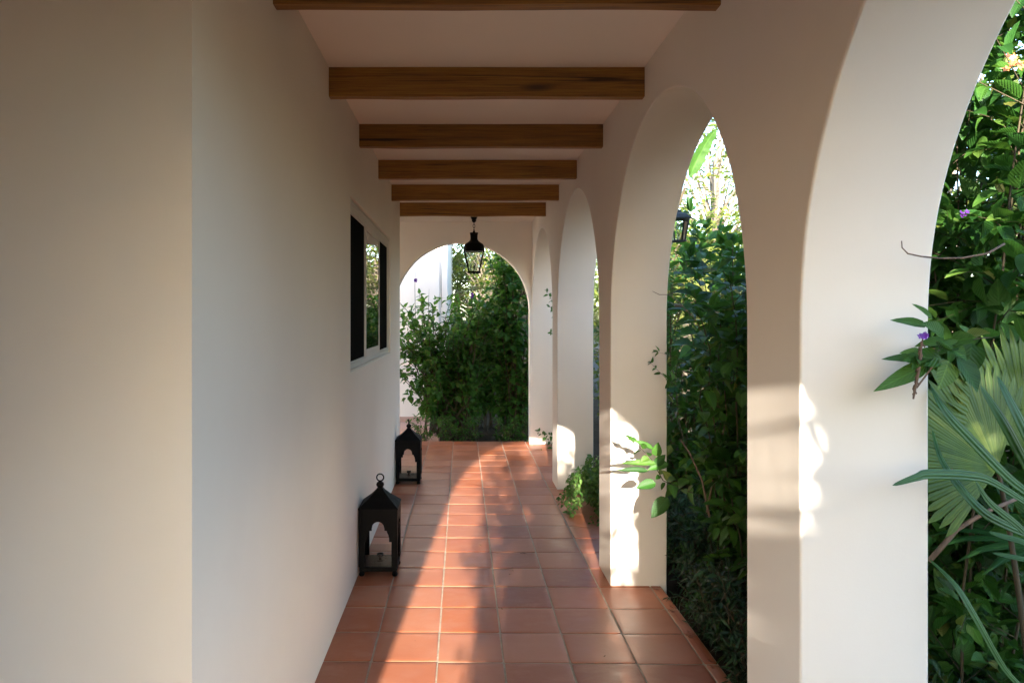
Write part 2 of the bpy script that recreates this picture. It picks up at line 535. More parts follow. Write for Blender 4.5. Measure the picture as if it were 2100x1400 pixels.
# ---- the tiled floor: grout bed plus every tile as a slightly uneven handmade slab
fl = MB()
fl.box(-2.4, 1.146, -1.4, 8.885, -.14, -.0024, 1)
rng = random.Random(11)
pit = .2985; y_row = .5 - .30 * 6
xs = [-.41 + pit * k for k in range(-7, 6)] + [1.146]


def tile(x0, x1, y0, y1):
    g = .0042
    x0 += g + rng.uniform(-.0012, .0012); x1 -= g + rng.uniform(-.0012, .0012); y0 += g + rng.uniform(-.0012, .0012); y1 -= g + rng.uniform(-.0012, .0012)
    c = .006
    def ring(i, z, tz):
        X0, X1, Y0, Y1 = x0 + i, x1 - i, y0 + i, y1 - i
        o = [(X0 + c, Y0), (X1 - c, Y0), (X1, Y0 + c), (X1, Y1 - c), (X1 - c, Y1), (X0 + c, Y1), (X0, Y1 - c), (X0, Y0 + c)]
        return [(px, py, z + tz * (tx * (px - (x0 + x1) / 2) + ty * (py - (y0 + y1) / 2))) for px, py in o]
    tx, ty = rng.uniform(-.0045, .0045), rng.uniform(-.0045, .0045)
    zz = rng.uniform(-.0008, .0008)
    V = ring(0, -.02, 0) + ring(0, zz - .0014, 1) + ring(.0008, zz - .0004, 1) + ring(.0024, zz, 1) + ring(.03, zz + .0003, 1)
    Fc = []
    for k in range(4):
        for j in range(8):
            j2 = (j + 1) % 8
            Fc.append((k * 8 + j, k * 8 + j2, k * 8 + 8 + j2, k * 8 + 8 + j))
    Fc.append(tuple(range(32, 40)))
    fl.add(V, Fc, 0)


for j in range(36):
    y0 = y_row + .30 * j
    for i in range(len(xs) - 1):
        a, b = xs[i], xs[i + 1]
        if b < -.72 and y0 > 1.75 and y0 + .3 < 7.1: continue
        if y0 + .3 > 8.94: continue
        sh = -.018 * ((a + b) / 2)
        if y0 + sh < -1.4: continue
        tile(a, b, y0 + sh, y0 + .30 + sh)
floor = fl.build('floor', [M['tile'], M['grout']], None, 35)
floor['kind'] = 'structure'

pth = MB(); pth.box(-4.0, -.30, 8.932, 11.1, -.2, -.055)
path = pth.build('path', M['path'], None, None, .01); path['kind'] = 'structure'

# ================================================================== HOUSE
house = tag(empty('house', (0, 0, 0)), 'white plastered house with a beamed walkway behind a row of round arches', 'house')
CEIL = 2.72; XL = -.626; XR = .855; XO = 1.181
Z0 = -.1; ZT = 2.86

# window opening
WY0, WY1, WZ0, WZ1 = 3.99, 6.20, 1.238, 2.232
w = MB()
x0, x1 = -4.0, XL
ys = [1.648, WY0, WY1, 7.13]; zs = [Z0, WZ0, WZ1, ZT]
for i in range(3):
    for k in range(3):
        if i == 1 and k == 1: continue
        w.add([(x1, ys[i], zs[k]), (x1, ys[i + 1], zs[k]), (x1, ys[i + 1], zs[k + 1]), (x1, ys[i], zs[k + 1])], [(0, 1, 2, 3)])
d = XL - .16
hole = [(WY0, WZ0), (WY1, WZ0), (WY1, WZ1), (WY0, WZ1)]
for i in range(4):
    (ya, za), (yb, zb) = hole[i], hole[(i + 1) % 4]
    w.add([(x1, ya, za), (d, ya, za), (d, yb, zb), (x1, yb, zb)], [(3, 2, 1, 0)])
w.add([(d, WY0, WZ0), (d, WY1, WZ0), (d, WY1, WZ1), (d, WY0, WZ1)], [(0, 1, 2, 3)])
w.add([(x0, ys[0], Z0), (x1, ys[0], Z0), (x1, ys[0], ZT), (x0, ys[0], ZT)], [(0, 1, 2, 3)])
w.add([(x1, ys[3], Z0), (x0, ys[3], Z0), (x0, ys[3], ZT), (x1, ys[3], ZT)], [(0, 1, 2, 3)])
w.add([(x0, ys[3], Z0), (x0, ys[0], Z0), (x0, ys[0], ZT), (x0, ys[3], ZT)], [(0, 1, 2, 3)])
hw = w.build('plaster_wall', M['plaster'], house)
bm = bmesh.new(); bm.from_mesh(hw.data); bmesh.ops.remove_doubles(bm, verts=bm.verts, dist=1e-4); bm.to_mesh(hw.data); bm.free()
finish(hw, 30, .007, 3)


def arch_wall(name, a0, a1, openings, fix0, fix1, along, zb, zt):
    """wall running along one axis, with semicircular openings (start, end, springing) reaching the floor"""
    out = [(a0, zb)]
    wr = random.Random(len(openings) * 7 + int(fix0 * 100)); ph = [wr.uniform(0, 6.28) for _ in range(3)]
    for (s, e, sp) in openings:
        r = (e - s) / 2; c = (s + e) / 2
        out += [(s, zb)]
        for i in range(0, 65):
            t = math.pi * (1 - i / 64)
            w_ = math.sin(t) ** .5 * (.0022 * math.sin(5 * t + ph[0] + s) + .0014 * math.sin(11 * t + ph[1] + 2 * s)) if 0 < i < 64 else 0
            out.append((c + (r + w_) * math.cos(t), sp + (r + w_) * math.sin(t)))
        out += [(e, zb)]
    out += [(a1, zb), (a1, zt), (a0, zt)]
    n = len(out)
    f = lambda p, q: (q, p[0], p[1]) if along == 'Y' else (p[0], q, p[1])
    V = [f(p, fix0) for p in out] + [f(p, fix1) for p in out]
    Fc = [tuple(range(n)), tuple(range(2 * n - 1, n - 1, -1))] + [(i, n + i, n + (i + 1) % n, (i + 1) % n) for i in range(n)]
    mb = MB(); mb.add(V, Fc)
    o = mb.build(name, M['plaster'], house)
    b = bmesh.new(); b.from_mesh(o.data); bmesh.ops.recalc_face_normals(b, faces=b.faces); b.to_mesh(o.data); b.free()
    finish(o, 30, .007, 3)
    return o


PER = 2.305; P1 = 1.80; PW = .34
opn = [(P1 - PER + PW, P1, 1.53)] + [(P1 + PER * k + PW, P1 + PER * (k + 1), 1.53) for k in range(3)]
arch_wall('arcade_wall', -1.12, P1 + PER * 3 + PW, opn, XR, XO, 'Y', Z0, ZT)
YE = P1 + PER * 3 + .004
arch_wall('arched_end_wall', -2.6, XR + .05, [(-.835, .825, 1.63)], YE, YE + .15, 'X', Z0, ZT)
YB = -.80
arch_wall('arched_end_wall', -4.0, XR + .05, [(-.68, .74, 1.66)], YB - .3, YB, 'X', Z0, ZT)
arch_wall('added_side_wall', YB + .003, 1.66, [(-.6, 1.50, .76)], -1.75, -1.45, 'Y', Z0, ZT)  # unseen wall added; low arch shaped to grade skylight on the near wall
c = MB(); c.box(-4.0, 1.30, 1.40, 9.3, CEIL, 2.98)
c.build('ceiling', M['plaster'], house, None, .01)
c = MB(); c.box(-4.0, 1.30, -1.25, 1.397, CEIL, 2.98); c.build('unseen_dark_ceiling', M['wood'], house, None, .01)  # unseen near ceiling, made dark timber to cut bounce on the walls
for k in range(-3, 6):
    Y = 2.35 + .985 * k
    b = MB(); rb = random.Random(k)
    # lightly warped sawn timber
    n = 12; V = []; Fc = []
    for i in range(n + 1):
        x = XL - .02 + (XR - XL + .04) * i / n
        wz = .0018 * math.sin(i * .9 + k) + rb.uniform(-.0012, .0012); wy = .0015 * math.sin(i * .7 + 2 * k)
        V += [(x, wy, -.137 + wz), (x, .052 + wy, -.137 + wz), (x, .052 + wy, .01), (x, wy, .01)]
    for i in range(n):
        for j in range(4):
            j2 = (j + 1) % 4
            Fc.append((i * 4 + j, i * 4 + j2, i * 4 + 4 + j2, i * 4 + 4 + j))
    b.add(V, Fc)
    o = b.build('ceiling_beam', M['wood'], house, 40, .003)
    o.location = (0, Y, CEIL)

# ---- window (sliding, three lights)
win = MB()
fx = XL - .016
def ringframe(mb, y0, y1, z0, z1, t, xa, xb, tt=None, tb=None):
    tt = tt or t; tb = tb or t
    mb.box(xa, xb, y0, y1, z0, z0 + tb); mb.box(xa, xb, y0, y1, z1 - tt, z1)
    mb.box(xa, xb, y0, y0 + t, z0 + tb, z1 - tt); mb.box(xa, xb, y1 - t, y1, z0 + tb, z1 - tt)
ringframe(win, WY0 + .002, WY1 - .002, WZ0 + .002, WZ1 - .002, .036, fx - .09, fx, .070, .040)
win.box(fx - .02, fx + .006, WY0 + .002, WY1 - .002, WZ1 - .030, WZ1 - .012)
win.box(fx - .02, fx + .012, WY0 + .002, WY1 - .002, WZ0 - .010, WZ0 + .012)
wo = win.build('window', M['whiteframe'], house, None, .002)
A0, A1 = WY0 + .038, WY1 - .038
B0, B1 = WZ0 + .042, WZ1 - .072
def sash(name, y0, y1, xf, mat, t=.034, label=None, tb=None):
    s_ = MB(); ringframe(s_, y0, y1, B0 - .002, B1 + .002, t, xf - .028, xf, None, tb)
    so = s_.build('sash', M['whiteframe'], wo, None, .0015)
    p_ = MB(); p_.box(xf - .010, xf - .004, y0 + t - .002, y1 - t + .002, B0 + (tb or t) - .004, B1 + .004 - t)
    po = p_.build(name, mat, wo)
    if label: po['label'] = label
sash('insect_screen', A0, 4.74, fx - .007, M['screen'], .012, 'matt black insect screen filling the near third of the window')
sash('pane', 4.742, 5.54, fx - .001, M['darkpane'], .030, 'glossy dark pane mirroring the garden', .055)
sash('insect_screen', 5.542, A1, fx - .007, M['screen'], .012, 'matt black insect screen filling the far third of the window')

# ================================================================== BUILDING BEYOND
gb = tag(empty('garden_building', (-1.5, 11, 0)), 'plain white rendered building rising behind the shrub beyond the end arch', 'building')
o_ = gb.location
b = MB(); b.box(-5 , -.345, 10.95, 17, -.12, 4.6); b2 = MB(); b2.box(-.3445, -.225, 10.99, 16.9, -.12, 4.6)
for mb_ in (b, b2):
    for v in mb_.v: v -= np.array(o_, np.float32)
b.build('rendered_wall', M['plaster_far'], gb, None, .02); b2.build('corner_pilaster', M['plaster_far'], gb, None, .01)
b = MB(); b.box(-5.2, 0.02, 10.75, 17.2, 4.602, 4.8)
for v in b.v: v -= np.array(o_, np.float32)
b.build('roof', M['plaster_far'], gb, None, .01)
b = MB(); b.box(-5, -.225, 10.93, 10.949, -.06, .02)
for v in b.v: v -= np.array(o_, np.float32)
b.build('baseboard', M['path'], gb, None, .004)

# ================================================================== FLOOR LANTERNS
def lantern(loc, label, ringrot):
    t = tag(empty('floor_lantern', loc), label, 'lantern', 'black floor lanterns along the house wall')
    hw = .113
    b = MB()
    b.box(-hw, hw, -hw, hw, .03, .058)
    b.build('base', M['iron'], t, None, .003)
    for sx in (-1, 1):
        for sy in (-1, 1):
            f = MB(); f.lathe([(.006, 0), (.014, .003), (.0175, .012), (.015, .022), (.009, .029), (.012, .034)], (sx * (hw - .014), sy * (hw - .014), 0), 14)
            f.build('foot', M['iron'], t, 60)
    # side panels with a stepped ogee cut-out
    half = [(.080, .0575), (.080, .208), (.066, .208), (.0655, .232), (.060, .253), (.053, .266), (.053, .274), (.038, .276), (.038, .290)]
    half += [(.036 * math.cos(a), .292 + .036 * math.sin(a)) for a in [R(x) for x in range(0, 91, 15)]]
    pts = half + [(-x, z) for x, z in reversed(half[:-1])]
    for k in range(4):
        out = [(-hw, .0575)] + [(-x, z) for x, z in half] + [(x, z) for x, z in reversed(half[:-1])] + [(hw, .0575), (hw, .405), (-hw, .405)]
        n = len(out); ti = .006
        V = [(x, -hw - .0015, z) for x, z in out] + [(x, -hw + ti, z) for x, z in out]
        p = MB(); p.add(V, [tuple(range(n)), tuple(range(2 * n - 1, n - 1, -1))] + [(i, n + i, n + (i + 1) % n, (i + 1) % n) for i in range(n)])
        po = p.build('arched_side', M['iron'], t)
        bb = bmesh.new(); bb.from_mesh(po.data); bmesh.ops.recalc_face_normals(bb, faces=bb.faces); bb.to_mesh(po.data); bb.free()
        po.rotation_euler = (0, 0, k * math.pi / 2)
        g = MB(); g.box(-.098, .098, -hw + .009, -hw + .0115, .058, .128)
        go = g.build('glass_panel', M['glass'], t); go.rotation_euler = (0, 0, k * math.pi / 2)
    # corner posts
    for sx in (-1, 1):
        for sy in (-1, 1):
            q = MB(); q.box(*sorted((sx * (hw - .018), sx * (hw + .003))), *sorted((sy * (hw - .018), sy * (hw + .003))), .0585, .402)
            q.build('corner_post', M['iron'], t, None, .002)
    r = MB()
    e = hw + .006
    prof = [(e, .398), (e, .406), (.058, .458), (.026, .492), (.016, .508)]
    V = []; Fc = []
    for (q, z) in prof:
        V += [(-q, -q, z), (q, -q, z), (q, q, z), (-q, q, z)]
    for i in range(len(prof) - 1):
        for j in range(4):
            Fc.append((i * 4 + j, i * 4 + (j + 1) % 4, i * 4 + 4 + (j + 1) % 4, i * 4 + 4 + j))
    Fc += [(3, 2, 1, 0), tuple(range(len(V) - 4, len(V)))]
    r.add(V, Fc)
    ro = r.build('roof', M['iron'], t, None, .002)
    k = MB(); k.lathe([(.013, .500), (.012, .507), (.022, .516), (.0245, .527), (.020, .537), (.011, .543), (.008, .548)], (0, 0, 0), 18)
    ko = k.build('finial', M['iron'], ro, 60)
    rg = MB(); rg.torus((0, 0, .568), .0215, .0042, 'Y')
    rgo = rg.build('ring', M['iron'], ro, 180); rgo.rotation_euler = (0, 0, ringrot)
    cu = MB(); cu.lathe([(.022, .0585), (.024, .062), (.010, .066), (.010, .082), (.020, .090), (.021, .102), (.019, .1025), (.017, .092)], (0, 0, 0), 16)
    cu.build('candle_cup', M['iron'], t, 50)
    la = MB(); la.box(hw + .003, hw + .011, -.02, -.008, .30, .322); la.build('latch', M['iron'], t, None, .001)
    la = MB(); la.box(hw + .003, hw + .008, -.019, -.009, .10, .115); la.build('hinge', M['iron'], t, None, .001)
    return t


lantern((-.503, 4.36, .001), 'black pointed-roof lantern with its finial ring facing out, the nearer one on the tiles', R(0))
lantern((-.503, 6.70, .001), 'black pointed-roof lantern with its finial ring edge-on, below the window by the house corner', R(88))

# ================================================================== HANGING LANTERN
hl = tag(empty('hanging_lantern', (.131, 7.95, CEIL)), 'dark bronze bottle-shaped lantern hanging on a chain before the end arch', 'lantern')
zc = CEIL
def lz(cy):      # crop row -> height relative to the ceiling
    return H + (650 - (cy / 9.333 + 430)) / 183.5 - zc
m = MB(); m.lathe([(.058, -.001), (.056, -.012), (.03, -.075), (.024, -.083), (.026, -.09), (.022, -.105), (.010, -.112), (.010, -.118)], n=28)
m.build('canopy', M['bronze'], hl, 50)
m = MB()
m.torus((0, 0, lz(262)), .006, .0022, 'X', 12, 6, 1.4); m.torus((0, 0, lz(312)), .0115, .0028, 'Y', 16, 6, 1.75)
m.torus((0, 0, lz(367)), .006, .0026, 'X', 12, 6, 1.9); m.torus((0, 0, lz(392)), .006, .0026, 'Y', 12, 6, 1.5)
m.build('chain', M['bronze'], hl, 180)
m = MB()
px = 1 / 9.333 / 183.5
prof = [(22, 440), (24, 425), (20, 408), (10, 402)]
body = [(24, 441), (78, 443), (80, 455), (74, 470), (70, 500), (68, 545), (72, 575), (92, 605), (130, 635), (165, 655), (188, 690), (197, 730), (201, 765), (203, 785), (203, 800), (170, 804), (30, 806)]
m.lathe([(r * px, lz(y)) for r, y in body], n=40, power=3.2)
m.lathe([(r * px, lz(y)) for r, y in reversed(prof)][::-1], n=16)
m.build('cap', M['bronze'], hl, 40)
top, bot = lz(800), lz(1190)
ht, hb = 196 * px, 112 * px
for sx in (-1, 1):
    for sy in (-1, 1):
        m = MB(); s2 = .008
        V = []
        for (hh, z) in ((ht, top + .004), (hb, bot)):
            cx, cy = sx * (hh - s2), sy * (hh - s2)
            V += [(cx - s2, cy - s2, z), (cx + s2, cy - s2, z), (cx + s2, cy + s2, z), (cx - s2, cy + s2, z)]
        m.add(V, [(0, 3, 2, 1), (4, 5, 6, 7), (0, 1, 5, 4), (1, 2, 6, 5), (2, 3, 7, 6), (3, 0, 4, 7)])
        m.build('corner_bar', M['bronze'], hl, None, .001)
for k in range(4):
    m = MB(); a, b_ = ht - .012, hb - .012
    m.add([(-a, -ht + .009, top), (a, -ht + .009, top), (b_, -hb + .009, bot), (-b_, -hb + .009, bot)], [(3, 2, 1, 0)])
    g = m.build('glass_pane', M['seedglass'], hl); g.rotation_euler = (0, 0, k * math.pi / 2)
m = MB(); m.box(-hb - .004, hb + .004, -hb - .004, hb + .004, bot - .014, bot + .004); m.lathe([(.012, bot - .026), (.013, bot - .0145)], n=12)
m.build('base', M['bronze'], hl, None, .002)
m = MB(); m.lathe([(.010, bot + .0045), (.010, bot + .07), (.006, bot + .074)], n=12)
m.build('lamp_holder', M['bronze'], hl, 50)

# ================================================================== WALL SCONCE (outer face of the second pier)
wl = tag(empty('wall_lantern', (XO, 4.275, 2.078)), 'grey metal wall lantern with glass sides on the outer face of an arcade pier', 'lantern')
wl.scale = (.68, .68, .68); q = .172
m = MB(); m.box(0.0005, .014, -.05, .05, -.10, .12); m.tube([(.012, 0, .09), (.06, 0, .135), (q, 0, .125)], .008, 8); m.build('bracket', M['greyiron'], wl, None, .002)
V = []; Fc = []
prof = [(.090, .085), (.092, .094), (.060, .128), (.022, .150), (.02, .165), (.006, .172)]
for (r_, z) in prof: V += [(q - r_, -r_, z), (q + r_, -r_, z), (q + r_, r_, z), (q - r_, r_, z)]
for i in range(len(prof) - 1):
    for j in range(4): Fc.append((i * 4 + j, i * 4 + (j + 1) % 4, i * 4 + 4 + (j + 1) % 4, i * 4 + 4 + j))
Fc += [(3, 2, 1, 0), tuple(range(len(V) - 4, len(V)))]
m = MB(); m.add(V, Fc); m.build('roof', M['greyiron'], wl, None, .002)
for sx in (-1, 1):
    for sy in (-1, 1):
        V = []
        for (hh, z) in ((.078, .086), (.052, -.10)):
            cx, cy, s2 = q + sx * (hh - .006), sy * (hh - .006), .006
            V += [(cx - s2, cy - s2, z), (cx + s2, cy - s2, z), (cx + s2, cy + s2, z), (cx - s2, cy + s2, z)]
        m = MB(); m.add(V, [(0, 3, 2, 1), (4, 5, 6, 7), (0, 1, 5, 4), (1, 2, 6, 5), (2, 3, 7, 6), (3, 0, 4, 7)]); m.build('corner_bar', M['greyiron'], wl)
for k in range(4):
    m = MB(); m.add([(-.068, -.072, .084), (.068, -.072, .084), (.044, -.047, -.099), (-.044, -.047, -.099)], [(3, 2, 1, 0)])
    g = m.build('glass_pane', M['glass'], wl); g.location = (q, 0, 0); g.rotation_euler = (0, 0, k * math.pi / 2)
m = MB(); m.box(q - .058, q + .058, -.058, .058, -.114, -.1005); m.build('base', M['greyiron'], wl, None, .003)
m = MB(); m.lathe([(.011, -.1), (.011, -.03), (.022, -.005), (.024, .02), (.012, .045), (.003, .052)], (q, 0, 0), 14); m.build('bulb', M['seedglass'], wl, 60)

# ================================================================== SHRUBS
def make_shrub(name, loc, label, cat, group, LV, ST, mat, tpl, rz=0):
    t = tag(empty(name, loc, rz), label, cat, group)
    LV.build('foliage', mat, t, tpl)
    if ST is not None and ST.n: ST.build('stem', M['stem'], t, 180)
    return t


def sprig(LV, ST, rng, org, pts, leafL, ratio=.62, step=.05, r0=.0028, up=.5, droop=.5, uplift=(0, -.6, .8)):
    pts = [Vector(p) - Vector(org) for p in pts]
    twig_leaves(rng, LV, ST, pts, leafL, ratio, step, r0, droop, up, 0.12, .9, uplift)


SH = 'flowering shrubs of the garden border'
# -- nearest shrub, right of the first pier
org = (1.86, 2.75, -.07)
rng, LV, ST = shrub(21, 3.4, .62, .95, 32, 32, .098, .54, .052, .5, .04, twl=(.2, .5), stem_r=.0042, skip=lambda p: p.x < -.52 or (p.z < 1.1 and p.y < -.7))
sprig(LV, ST, rng, org, [at(2040, 690, 1.86), at(1960, 700, 1.75), at(1895, 735, 1.68)], .085, .6, .055)
lv = [((1905, 745), (1802, 797), .075, .040), ((1890, 735), (1818, 732), .05, .022), ((1930, 735), (1862, 735), .06, .05), ((1900, 668), (1836, 652), .06, .024), ((1912, 655), (1880, 621), .045, .018),
      ((1935, 690), (1900, 660), .05, .04), ((1945, 740), (1930, 795), .075, .052), ((1965, 735), (2010, 800), .08, .05), ((1950, 700), (2000, 690), .07, .04), ((1930, 700), (1985, 735), .075, .045)]
for (a, b_, L, W) in lv:
    p0 = at(*a, 1.70) - Vector(org); p1 = at(*b_, 1.655) - Vector(org)
    LV.add(p0, p1 - p0, (0.1, -1, .45), (p1 - p0).length, W, .12)
sh1 = make_shrub('shrub', org, 'tall leafy shrub with purple and orange flowers crowding the nearest arch', 'shrub', SH, LV, ST, M['leaf'], T_NEAR)
fm = MB()
c0 = at(1893, 688, 1.66) - Vector(org)
for i in range(6): flower_spike(fm, c0 + Vector((rng.uniform(-.011, .011), rng.uniform(-.008, .008), rng.uniform(-.005, .005))), (rng.uniform(-.6, .6), -1, .5), 0, 5, .0036)
fm.build('purple_flower', M['purple'], sh1); fm = MB()
c1 = at(1975, 440, 2.1) - Vector(org)
for i in range(4): flower_spike(fm, c1 + Vector((rng.uniform(-.012, .012), 0, rng.uniform(-.02, .02))), (rng.uniform(-.6, .6), -1, .5), 0, 5, .0035)
fm.build('purple_flower', M['purple'], sh1)
fm = MB()
for i in range(9):
    cc = at(2082, 128, 2.0) - Vector(org) + Vector((rng.gauss(0, .02), rng.gauss(0, .012), rng.gauss(0, .018)))
    flower_spike(fm, cc, (rng.uniform(-.6, .6), -1, .5), 0, 5, .0048)
fm.build('orange_flower', M['orange'], sh1)
tm = MB()
tm.tube([at(*p, 1.66) - Vector(org) for p in ((1893, 690), (1888, 720), (1884, 760), (1876, 800), (1873, 818))], [.0012, .003, .0035, .003, .002], 6)
for i in range(40):
    t_ = i / 40
    p = at(1892 - 18 * t_, 702 + 112 * t_, 1.66) - Vector(org) + Vector((rng.uniform(-.0045, .0045), rng.uniform(-.0045, .0045), 0))
    tm.lathe([(.0005, -.003), (.0022, 0), (.0005, .003)], p, 5)
tm.tube([at(*p, 1.67) - Vector(org) for p in ((1912, 752), (1895, 775), (1880, 795))], .0022, 5)
tm.build('seed_spike', M['twig'], sh1)
tw = MB()
tw.tube([at(*p, 1.72) - Vector(org) for p in ((1849, 494), (1850, 508), (1862, 520), (1890, 526), (1930, 530), (1975, 529), (2025, 520), (2060, 500))], [.0012, .0015, .0018, .002, .0022, .0024, .0028, .003], 6)
tw.build('bare_branch', M['twig'], sh1, 180); tw = MB()
tw.tube([at(*p, 2.0) - Vector(org) for p in ((1905, 1150), (1945, 1105), (1962, 1085), (2020, 1050), (2090, 1020))], [.0075, .007, .0068, .006, .005], 8)
tw.tube([at(*p, 2.0) - Vector(org) for p in ((1958, 1088), (1953, 1030), (1950, 960))], [.006, .005, .004], 8)
tw.build('bare_branch', M['twig'], sh1, 180)

# -- shrub seen through the second arch
org = (2.22, 5.45, -.07)
rng, LV, ST = shrub(33, 2.4, .55, .95, 30, 8, .165, .56, .105, .3, .10, stem_r=.006, skip=lambda p: p.x < -.72)
for k in range(7):
    x_ = rng.uniform(1395, 1520); y_ = rng.uniform(400, 560)
    sprig(LV, ST, rng, org, [at(x_ + 25, y_ + 190, 5.0), at(x_ + 12, y_ + 90, 4.9), at(x_, y_, 4.8)], .155, .58, .09)
sh2 = make_shrub('shrub', org, 'dark leafy shrub filling the second arch beside the wall lantern', 'shrub', SH, LV, ST, M['leaf'], T_MID)
# -- shrub close behind the first pier (its sprigs reach round the second pier)
org = (1.52, 3.75, -.07)
rng, LV, ST = shrub(41, 2.05, .36, .6, 34, 9, .115, .58, .075, .3, .08, stem_r=.005, skip=lambda p: p.x < -.28 or p.y > .7)
YS = 3.55
sprig(LV, ST, rng, org, [at(1420, 1010, 3.7), at(1360, 985, YS), at(1335, 940, YS), at(1300, 905, YS)], .07, .62, .052, .003)
for (a, b_, W) in (((1370, 1020), (1335, 1060), .075), ((1350, 950), (1275, 945), .035), ((1330, 965), (1268, 960), .03), ((1340, 920), (1300, 900), .03), ((1345, 990), (1305, 998), .055),
                   ((1345, 935), (1350, 908), .05), ((1370, 950), (1330, 960), .05)):
    p0 = at(*a, YS) - Vector(org); p1 = at(*b_, YS - .02) - Vector(org)
    LV.add(p0, p1 - p0, (-.1, -.8, .6), (p1 - p0).length, W, .15)
sprig(LV, ST, rng, org, [at(1400, 800, 3.9), at(1365, 775, 3.85), at(1335, 745, 3.85)], .045, .5, .04, .002)
sprig(LV, ST, rng, org, [at(1420, 745, 3.98), at(1380, 730, 3.9), at(1350, 722, 3.9)], .06, .4, .06, .002)
tw = MB()
tw.tube([at(*p, 3.93) - Vector(org) for p in ((1338, 597), (1352, 604), (1372, 604), (1395, 622), (1430, 660), (1450, 720))], [.0012, .0018, .002, .0025, .003, .0035], 5)
branches3 = [tw]; tw = MB()
tw.tube([at(*p, 3.6) - Vector(org) for p in ((1455, 1060), (1440, 985), (1415, 930), (1395, 900))], [.006, .005, .004, .003], 6)
branches3.append(tw); tw = MB()
tw.tube([at(*p, 3.7) - Vector(org) for p in ((1450, 1050), (1462, 985), (1475, 930), (1490, 850), (1486, 800))], [.006, .005, .004, .003, .002], 6)
sh3 = make_shrub('shrub', org, 'low shrub whose leafy sprigs reach across the sunlit second pier', 'shrub', SH, LV, ST, M['leaf'], T_NEAR)
branches3.append(tw)
for tw in branches3: tw.build('bare_branch', M['twig'], sh3, 180)
rng, LV, ST = shrub(45, 1.42, .34, .42, 26, 9, .11, .58, .075, .4, .06, stem_r=.005)
make_shrub('shrub', (1.66, 5.0, -.07), 'knee-high to waist-high shrub past the second pier below the wall lantern', 'shrub', SH, LV, ST, M['leaf'], T_MID)
# -- shrub behind the third arch
rng, LV, ST = shrub(57, 2.6, .7, .9, 36, 9, .085, .6, .065, .3, .1)
make_shrub('shrub', (2.15, 7.9, -.07), 'shrub glimpsed as a green sliver through the third arch', 'shrub', SH, LV, ST, M['leaf'], T_MID)
# -- the pair beyond the end arch
EG = 'shrubs beyond the end arch'
rng, LV, ST = shrub(63, 2.0, .98, .6, 54, 12, .115, .66, .085, .35, .18, stem_r=.012, twl=(.12, .3))
org = Vector((-.20, 9.75, -.09)); spikes = []
for (px_, py_, L) in ((852, 545, .72), (906, 540, .6), (880, 592, .5), (968, 575, .5), (946, 590, .5)):
    sp = MB(); pf = None
    p = at(px_, py_, 9.7) - org
    sp.tube([p - Vector((0, 0, L)), p - Vector((.008, 0, L * .4)), p], [.004, .0035, .001], 5)
    if px_ in (852, 968):
        pf = MB()
        for i in range(6): flower_spike(pf, p + Vector((rng.uniform(-.012, .012), -.01, -.2 + rng.uniform(-.03, .03))), (rng.uniform(-1, 1), -1, .2), 0, 5, .009)
    spikes.append((sp, pf))
sE = make_shrub('shrub', org, 'round bushy shrub in front of the white building beyond the end arch', 'shrub', EG, LV, ST, M['leaf_far'], T_MID)
for sp, pf in spikes:
    o = sp.build('flower_spike', M['stem'], sE)
    if pf: pf.build('purple_flower', M['purple'], o)
rng, LV, ST = shrub(71, 2.62, .50, .5, 34, 10, .125, .68, .085, .3, .12, stem_r=.013, twl=(.12, .32))
make_shrub('shrub', (.74, 9.85, -.09), 'taller upright shrub beyond the end arch, under the hanging lantern', 'shrub', EG, LV, ST, M['leaf_far'], T_MID)

rng, LV, ST = shrub(75, 1.7, .75, .4, 40, 10, .11, .66, .08, .6, .16, stem_r=.008)
make_shrub('shrub', (.42, 10.7, -.09), 'lower dense shrub filling in behind the two shrubs beyond the end arch', 'shrub', EG, LV, ST, M['leaf_far'], T_MID)

# -- ivy mound at the third pier
rng = random.Random(81); LV = Leaves(); ST = MB()
org = Vector((1.12, 5.80, -.07))
for s_ in range(64):
    a = rng.uniform(0, 2 * math.pi); rr = rng.random() ** .6
    tip = Vector((.26 * rr * math.cos(a) - .02, .50 * rr * math.sin(a), .50 * (1 - .7 * rr * rr) * rng.uniform(.6, 1.05)))
    b0 = Vector((rng.uniform(0, .12), rng.uniform(-.2, .2), 0))
    pts = [b0, b0.lerp(tip, .5) + Vector((0, 0, .12)), tip, tip + Vector((.07 * math.cos(a), .07 * math.sin(a), -.09))]
    twig_leaves(rng, LV, ST, pts, .054, .78, .03, .002, .5, .9)
make_shrub('ivy_mound', org, 'small-leaved ivy mound spilling onto the tiles at the third pier, half sunlit', 'ivy', None, LV, ST, M['leaf_ivy'], T_HEART)
# -- climber at the fourth pier
rng = random.Random(83); LV = Leaves(); ST = MB()
org = Vector((1.2, 8.45, -.07))
for pts in (((1150, 960), (1128, 905), (1104, 884)), ((1140, 960), (1118, 930), (1104, 928)), ((1150, 900), (1132, 893), (1122, 890)), ((1150, 950), (1135, 935), (1120, 950)), ((1150, 640), (1134, 620), (1122, 598)),
            ((1150, 650), (1136, 632), (1126, 628)), ((1150, 690), (1138, 684), (1130, 682))):
    P = [at(*p, 8.45 - .1 * i) - org for i, p in enumerate(pts)]
    twig_leaves(rng, LV, ST, P, .075, .55, .05, .003, .5, .6, .1, .9, (0, -.7, .7))
for s_ in range(10):
    a = rng.uniform(-1, 1)
    twig_leaves(rng, LV, ST, [(0, a * .2, 0), (.05, a * .3, rng.uniform(.2, .5)), (.1, a * .4, rng.uniform(.4, 1.6))], .07, .55, .05)
make_shrub('climber', org, 'thin leafy climber poking round the last arcade pier', 'climber', None, LV, ST, M['leaf'], T_MID)

